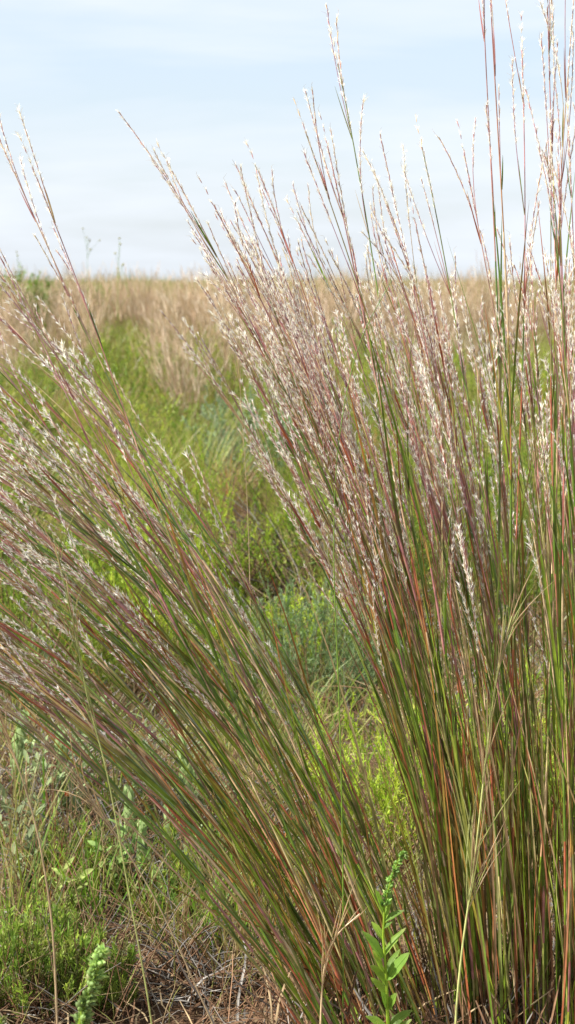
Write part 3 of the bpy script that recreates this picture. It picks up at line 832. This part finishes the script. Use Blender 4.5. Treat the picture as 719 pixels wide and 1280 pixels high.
# ---------------------------------------------------------------- green seedling grass blades near the soil
def sprout(label, px, Y, n, h, cols, spread=0.2, w=(0.003, 0.006), phi=None):
    base0 = gp(px, Y); m = MB()
    b = rng.normal(size=(n, 2)) * 0.012; base = np.stack([b[:, 0], b[:, 1], np.zeros(n)], -1)
    th0 = rng.uniform(0.0, spread, n)
    ph = rng.uniform(0, 6.28, n) if phi is None else phi + rng.normal(size=n) * 0.5
    blades(m, base, rng.uniform(0.6, 1.1, n) * h, th0, th0 + rng.uniform(0.05, 0.6, n), ph, rng.uniform(*w, n), pick(cols, [1] * len(cols), n), pick(cols + [TAN], [1] * (len(cols) + 1), n), K=9, fold=0.4)
    o = m.build('grass_tuft', M_LEAF); o.location = base0
    tag(o, label, 'grass tuft')


GG = [LIME * 1.1, np.array([0.13, 0.30, 0.03])]
sprout('two broad fresh green blades standing left of the woolly herbs', 38, 2.9, 3, 0.20, GG, 0.1, (0.006, 0.009))
sprout('single broad green blade standing below the leaning woolly herb', 112, 2.75, 2, 0.13, GG, 0.08, (0.006, 0.008))
sprout('thin yellowish grass tuft at the left edge over bare soil', 10, 2.75, 22, 0.26, [TAN, OLIVE * 1.4, LIME], 0.4, (0.0018, 0.003))
sprout('green grass tuft beside the sandy patch left of the clump base', 292, 2.55, 30, 0.22, GG + [OLIVE * 1.3], 0.35, (0.002, 0.004))
sprout('low green tuft on the soil behind the bottom left shrub', 170, 2.62, 18, 0.12, GG, 0.6, (0.002, 0.004))
sprout('reddish thin grass tuft between the woolly herbs and the left edge', 75, 2.82, 22, 0.2, [RED, BROWN * 1.5, TAN * 0.8], 0.4, (0.0014, 0.0025))
sprout('grassy tuft with orange blade just left of the clump base', 330, 2.45, 26, 0.24, [LIME, OLIVE * 1.3, ORANGE], 0.3, (0.002, 0.004))
sprout('fine pale grass tuft in the gap low beside the grey twigs', 415, 4.4, 60, 0.36, [LIME, TAN, OLIVE * 1.5], 0.4, (0.002, 0.0035))

sprout('thin dark green tuft at the bottom edge between shrub and clump', 215, 2.42, 36, 0.16, [GREEN * 1.2, OLIVE, BROWN * 1.5], 0.7, (0.0015, 0.003))
sprout('brownish bent grass tuft at the bottom edge touching the clump', 300, 2.36, 40, 0.18, [BROWN * 1.5, OLIVE * 1.2, TAN * 0.8], 0.7, (0.0015, 0.003))
sprout('fine mixed tuft on the soil below the short woolly herbs', 190, 2.56, 40, 0.13, [OLIVE * 1.3, BROWN * 1.6, LIME], 0.8, (0.0014, 0.0028))
sprout('wispy reddish brown tuft on the soil above the corner shrub', 60, 2.62, 40, 0.16, [BROWN * 1.5, RED * 0.8, OLIVE * 1.3], 0.6, (0.0014, 0.0025))
sprout('tall wispy green tuft between the leaning woolly herb and the trio', 140, 3.0, 30, 0.26, [OLIVE * 1.4, LIME, GREEN * 1.5], 0.35, (0.0016, 0.003))
sprout('dense pale green tuft behind the left edge woolly herb', 20, 3.3, 50, 0.26, [OLIVE * 1.4, LIME, TAN * 0.8], 0.5, (0.0018, 0.003))

brush('dark brown twig tangle on the soil beneath the trio of woolly herbs', 150, 2.75, 0.11, 0.09, 150, (BROWN * 0.7, BROWN * 1.2, GREY * 0.5))
brush('low dark twigs at the bottom edge between shrub and clump', 235, 2.35, 0.08, 0.05, 110, (BROWN * 0.6, BROWN, GREY * 0.5))
brush('upright brown twigs on the bare soil at the far left', 40, 2.95, 0.12, 0.13, 140, (BROWN * 0.8, BROWN * 1.4, GREY * 0.6))

def weedy(label, px, Y, h, n=5, col=np.array([0.24, 0.29, 0.14])):
    base0 = gp(px, Y); root = thing('leafy_weed', label, 'weed', base0); m, ml = MB(), MB()
    P = arc(np.zeros((n, 3)), h * rng.uniform(0.6, 1.1, n), rng.uniform(0, 0.35, n), rng.uniform(0.1, 0.6, n), rng.uniform(0, 6.28, n), 9, 1, 0.15)
    m.tubes(P, np.linspace(0.0014, 0.0006, 9), pick([BROWN * 1.5, OLIVE], [1, 1], n)[:, None], 4); m.build('stem', M_WOOD, root)
    for k in range(n):
        for q in range(14):
            p, d = along(P[k], [rng.uniform(0.25, 1)]); o = rperp(d)[0]
            ln = rng.uniform(0.012, 0.028); leaf_part(p[0], d[0] * 0.7 + o * 0.7, o * -0.3 + d[0], ln, ln * 0.3, col * rng.uniform(0.7, 1.3), curl=rng.uniform(-0.3, 0.8), K=6, fold=0.4, m=ml)
    ml.build('foliage', M_WOOL, root)


weedy('upright grey green weed with pale leaves left of the leaning woolly herb', 60, 2.95, 0.24, 10, np.array([0.30, 0.38, 0.17]))
weedy('upright grey green weed with pale leaves behind the woolly trio', 195, 3.0, 0.24, 10, np.array([0.30, 0.38, 0.17]))
weedy('broad leafy weed in front of the woolly trio by the long slanting stalk', 150, 2.68, 0.13, 8, np.array([0.22, 0.32, 0.09]))
weedy('grey green weed low on the soil right of the woolly trio', 250, 2.75, 0.12, 8)
weedy('dense grey green weed at the far left above the yellowish one', 25, 2.68, 0.15, 9)
sprout('fresh green tuft rising among twigs above the small corner shrub', 110, 2.58, 34, 0.17, GG + [GREEN * 1.6], 0.5, (0.002, 0.004))
sprout('broad green tuft on dark soil in front of the left clump underside', 255, 2.5, 34, 0.17, GG + [GREEN * 1.6], 0.6, (0.002, 0.004))
sprout('green tuft at the left edge rising behind the corner shrub', 8, 2.5, 34, 0.20, GG + [OLIVE * 1.5], 0.5, (0.002, 0.004))
shrub('green_shrub', 'feathery green shrub between the corner shrub and the woolly trio', 'shrub', 85, 2.72, 0.08, 0.10, BT, ntw=70, up=0.9)
weedy('grey green leafy weed on the soil at the left edge', 12, 2.85, 0.17, 6)
weedy('grey green leafy weed between the left edge and the leaning woolly herb', 92, 3.05, 0.20, 6)
weedy('yellowish leafy weed just above the corner shrub', 70, 2.55, 0.10, 5, np.array([0.3, 0.36, 0.1]))
weedy('small leafy weed on the dark soil below the woolly trio', 205, 2.62, 0.09, 5, np.array([0.2, 0.3, 0.08]))
weedy('leafy weed against the underside of the left clump', 285, 2.9, 0.17, 6)
weedy('leafy weed showing under the lowest leaning stems at far left', 40, 3.5, 0.26, 7)


# ---------------------------------------------------------------- needlegrass stalks in front of the clumps
def needle(label, Y, pts, heads, col=np.array([0.42, 0.44, 0.16]), r=0.0013, z0=True):
    base = at(*pts[0], Y)
    if z0: base[2] = 0.0
    root = thing('needlegrass_stalk', label, 'grass stalk', base)
    W = np.array([at(a, b, Y) for a, b in pts]) - base
    if z0: W = np.concatenate([[np.zeros(3)], W]) if np.linalg.norm(W[0]) > 0.01 else W
    # resample smooth
    s = np.linspace(0, 1, len(W)); q = np.linspace(0, 1, 30)
    P = np.stack([np.interp(q, s, W[:, k]) for k in range(3)], -1)
    for _ in range(3): P[1:-1] = (P[:-2] + P[1:-1] * 2 + P[2:]) / 4
    m = MB(); m.tubes(P[None], np.linspace(r, r * 0.35, 30)[None], col[None, None], 5)
    m.build('stem', M_STEM, root)
    m = MB()
    for (s0, s1, n, ln, spread) in heads:
        ss = rng.uniform(s0, s1, n); p, d = along(P, ss)
        dd = nrm(d + rng.normal(size=d.shape) * spread); l = ln * rng.uniform(0.5, 1.2, (n, 1)); t = np.linspace(0, 1, 6)
        bend = rng.normal(size=(n, 3)) * 0.15 * l
        Q = p[:, None] + dd[:, None] * (l * t)[..., None] + bend[:, None] * (t ** 2)[None, :, None]
        m.tubes(Q, np.array([0.00035, 0.00045, 0.0006, 0.00055, 0.0003, 0.00012]), pick([col * 1.15, TAN * 1.2, col], [1, 1, 1], n)[:, None], 3)
    m.build('panicle', M_LEAF, root)


needle('slim yellow green grass stalk rising in front of the left clump', 1.75, [(205, 1420), (190, 1270), (160, 1110), (134, 960), (110, 880), (92, 780), (66, 668)],
       [(0.62, 0.95, 26, 0.07, 0.10)], np.array([0.28, 0.31, 0.10]), 0.0010)
needle('pale bent grass stalk slanting down left over the woolly herbs', 1.8, [(340, 1440), (270, 1290), (200, 1130), (150, 1050), (115, 1000), (60, 925), (-20, 860)],
       [(0.55, 0.98, 30, 0.06, 0.12)], TAN * 0.7, 0.0010)
needle('straw stalk rising at far left beside the bottom left shrub', 1.7, [(75, 1430), (72, 1280), (66, 1150), (48, 1040), (24, 960), (2, 900)], [(0.75, 1.0, 16, 0.05, 0.15)], TAN * 0.8)
needle('tall pale green grass stalk with forked awns in front of the upright clump', 1.8, [(566, 1440), (568, 1280), (578, 1180), (592, 1090), (602, 1000), (612, 900), (626, 820), (640, 770)],
       [(0.42, 0.55, 20, 0.09, 0.16), (0.62, 0.97, 24, 0.07, 0.10)])
needle('short pale grass stalk with arching awns beside the leafy herb', 1.85, [(400, 1430), (400, 1290), (404, 1210), (418, 1170), (450, 1142)], [(0.5, 0.95, 16, 0.05, 0.14)], TAN * 1.1)
needle('thin green bare stalk standing upright in front of the gap', 2.0, [(428, 1450), (430, 1100), (424, 860), (416, 700), (420, 560), (445, 430), (490, 350)], [], GREEN * 1.2, 0.001)
needle('hair thin straw stalk in the middle of the gap between the clumps', 2.6, [(318, 1200), (316, 900), (312, 700), (308, 600), (300, 480)], [(0.85, 1.0, 6, 0.04, 0.15)], TAN * 0.9, 0.0008)


# ---------------------------------------------------------------- thin weeds poking above the horizon
def weed(label, px, Y, topy):
    base = gp(px, Y); top = at(px, topy, Y)[2] - base[2]; m = MB(); mh = MB()
    root = thing('tall_weed', label, 'weed', base)
    P = arc(np.zeros((1, 3)), top * 1.02, 0.02, 0.15, rng.uniform(0, 6), 10, 1, 0.08)
    m.tubes(P, np.linspace(0.0018, 0.0008, 10)[None], GREEN[None, None] * 1.6, 4)
    s = rng.uniform(0.5, 0.95, 7); p, d = along(P[0], s); dd = nrm(d + rng.normal(size=d.shape) * 0.45); t = np.linspace(0, 1, 4); l = rng.uniform(0.05, 0.14, (7, 1))
    Q = p[:, None] + dd[:, None] * (l * t)[..., None]; m.tubes(Q, np.full(4, 0.0008), GREEN[None, None] * 1.6, 3)
    m.build('stem', M_WOOD, root)
    for e_ in np.concatenate([Q[:, -1], P[:, -1]]):
        mh = MB(); mh.balls(e_[None], 0.006, np.array([[0, 0, 1.0]]), 0.8, np.array([0.40, 0.38, 0.08])); mh.build('flower_head', M_SHRUB, root)


weed('slender weed with tiny yellow heads poking above the horizon', 146, 11, 302)
weed('faint thin weed standing left of the yellow headed one', 112, 13, 300)
weed('bare thin weed above the green bushes at far left', 38, 13, 318)

# ================================================================== SKY, SUN, CAMERA
w = bpy.data.worlds.new('World'); SC.world = w; w.use_nodes = True
nt = w.node_tree; N = nt.nodes.new; Lk = nt.links.new; bg = nt.nodes['Background']
sky = N('ShaderNodeTexSky'); sky.sky_type = 'NISHITA'; sky.sun_disc = False
sky.sun_elevation = SUN_EL; sky.sun_rotation = SUN_AZ; sky.air_density = 1.0; sky.dust_density = 1.5; sky.ozone_density = 1.0
tc = N('ShaderNodeTexCoord')
mp = N('ShaderNodeMapping'); mp.inputs['Scale'].default_value = (1.6, 1.6, 11.0); mp.inputs['Rotation'].default_value = (0, R(4), 0); mp.inputs['Location'].default_value = (0.4, 0.0, 0.3)
Lk(tc.outputs['Generated'], mp.inputs['Vector'])
no = N('ShaderNodeTexNoise'); no.inputs['Scale'].default_value = 2.2; no.inputs['Detail'].default_value = 6; no.inputs['Roughness'].default_value = 0.5; no.inputs['Distortion'].default_value = 0.3
Lk(mp.outputs[0], no.inputs['Vector'])
cr = N('ShaderNodeValToRGB'); e = cr.color_ramp.elements
e[0].position = 0.36; e[0].color = (0.52, 0.52, 0.52, 1); e[1].position = 0.60; e[1].color = (0.97, 0.97, 0.97, 1)
Lk(no.outputs['Fac'], cr.inputs[0])
mx = N('ShaderNodeMix'); mx.data_type = 'RGBA'
Lk(cr.outputs[0], mx.inputs[0]); ti = N('ShaderNodeVectorMath'); ti.operation = 'MULTIPLY'; ti.inputs[1].default_value = (0.87, 0.96, 1.10); Lk(sky.outputs[0], ti.inputs[0]); Lk(ti.outputs[0], mx.inputs[6]); mx.inputs[7].default_value = (5.1, 5.45, 5.9, 1)
Lk(mx.outputs[2], bg.inputs['Color']); bg.inputs['Strength'].default_value = 0.095

sd = bpy.data.lights.new('sun', 'SUN'); sd.energy = 5.0; sd.angle = R(0.5); sd.color = (1.0, 0.965, 0.91)
so = bpy.data.objects.new('sun', sd); COL.objects.link(so)
from mathutils import Vector
dv = Vector((math.sin(SUN_AZ) * math.cos(SUN_EL), math.cos(SUN_AZ) * math.cos(SUN_EL), math.sin(SUN_EL)))
so.rotation_euler = dv.to_track_quat('Z', 'Y').to_euler()

cd = bpy.data.cameras.new('camera'); co = bpy.data.objects.new('camera', cd); COL.objects.link(co)
co.location = (0, 0, CAMH); co.rotation_euler = (math.pi / 2 - PITCH, 0, 0)
cd.sensor_fit = 'VERTICAL'; cd.sensor_height = 24; cd.lens = 24 * F / 1280
cd.clip_start = 0.05; cd.clip_end = 3000
cd.dof.use_dof = True; cd.dof.focus_distance = 2.12; cd.dof.aperture_fstop = 12.5
SC.camera = co
SC.view_settings.view_transform = 'Standard'; SC.view_settings.look = 'None'; SC.view_settings.exposure = 0.95; SC.view_settings.gamma = 1
SC.cycles.max_bounces = 6; SC.cycles.transmission_bounces = 4; SC.cycles.transparent_max_bounces = 4; SC.cycles.use_denoising = True
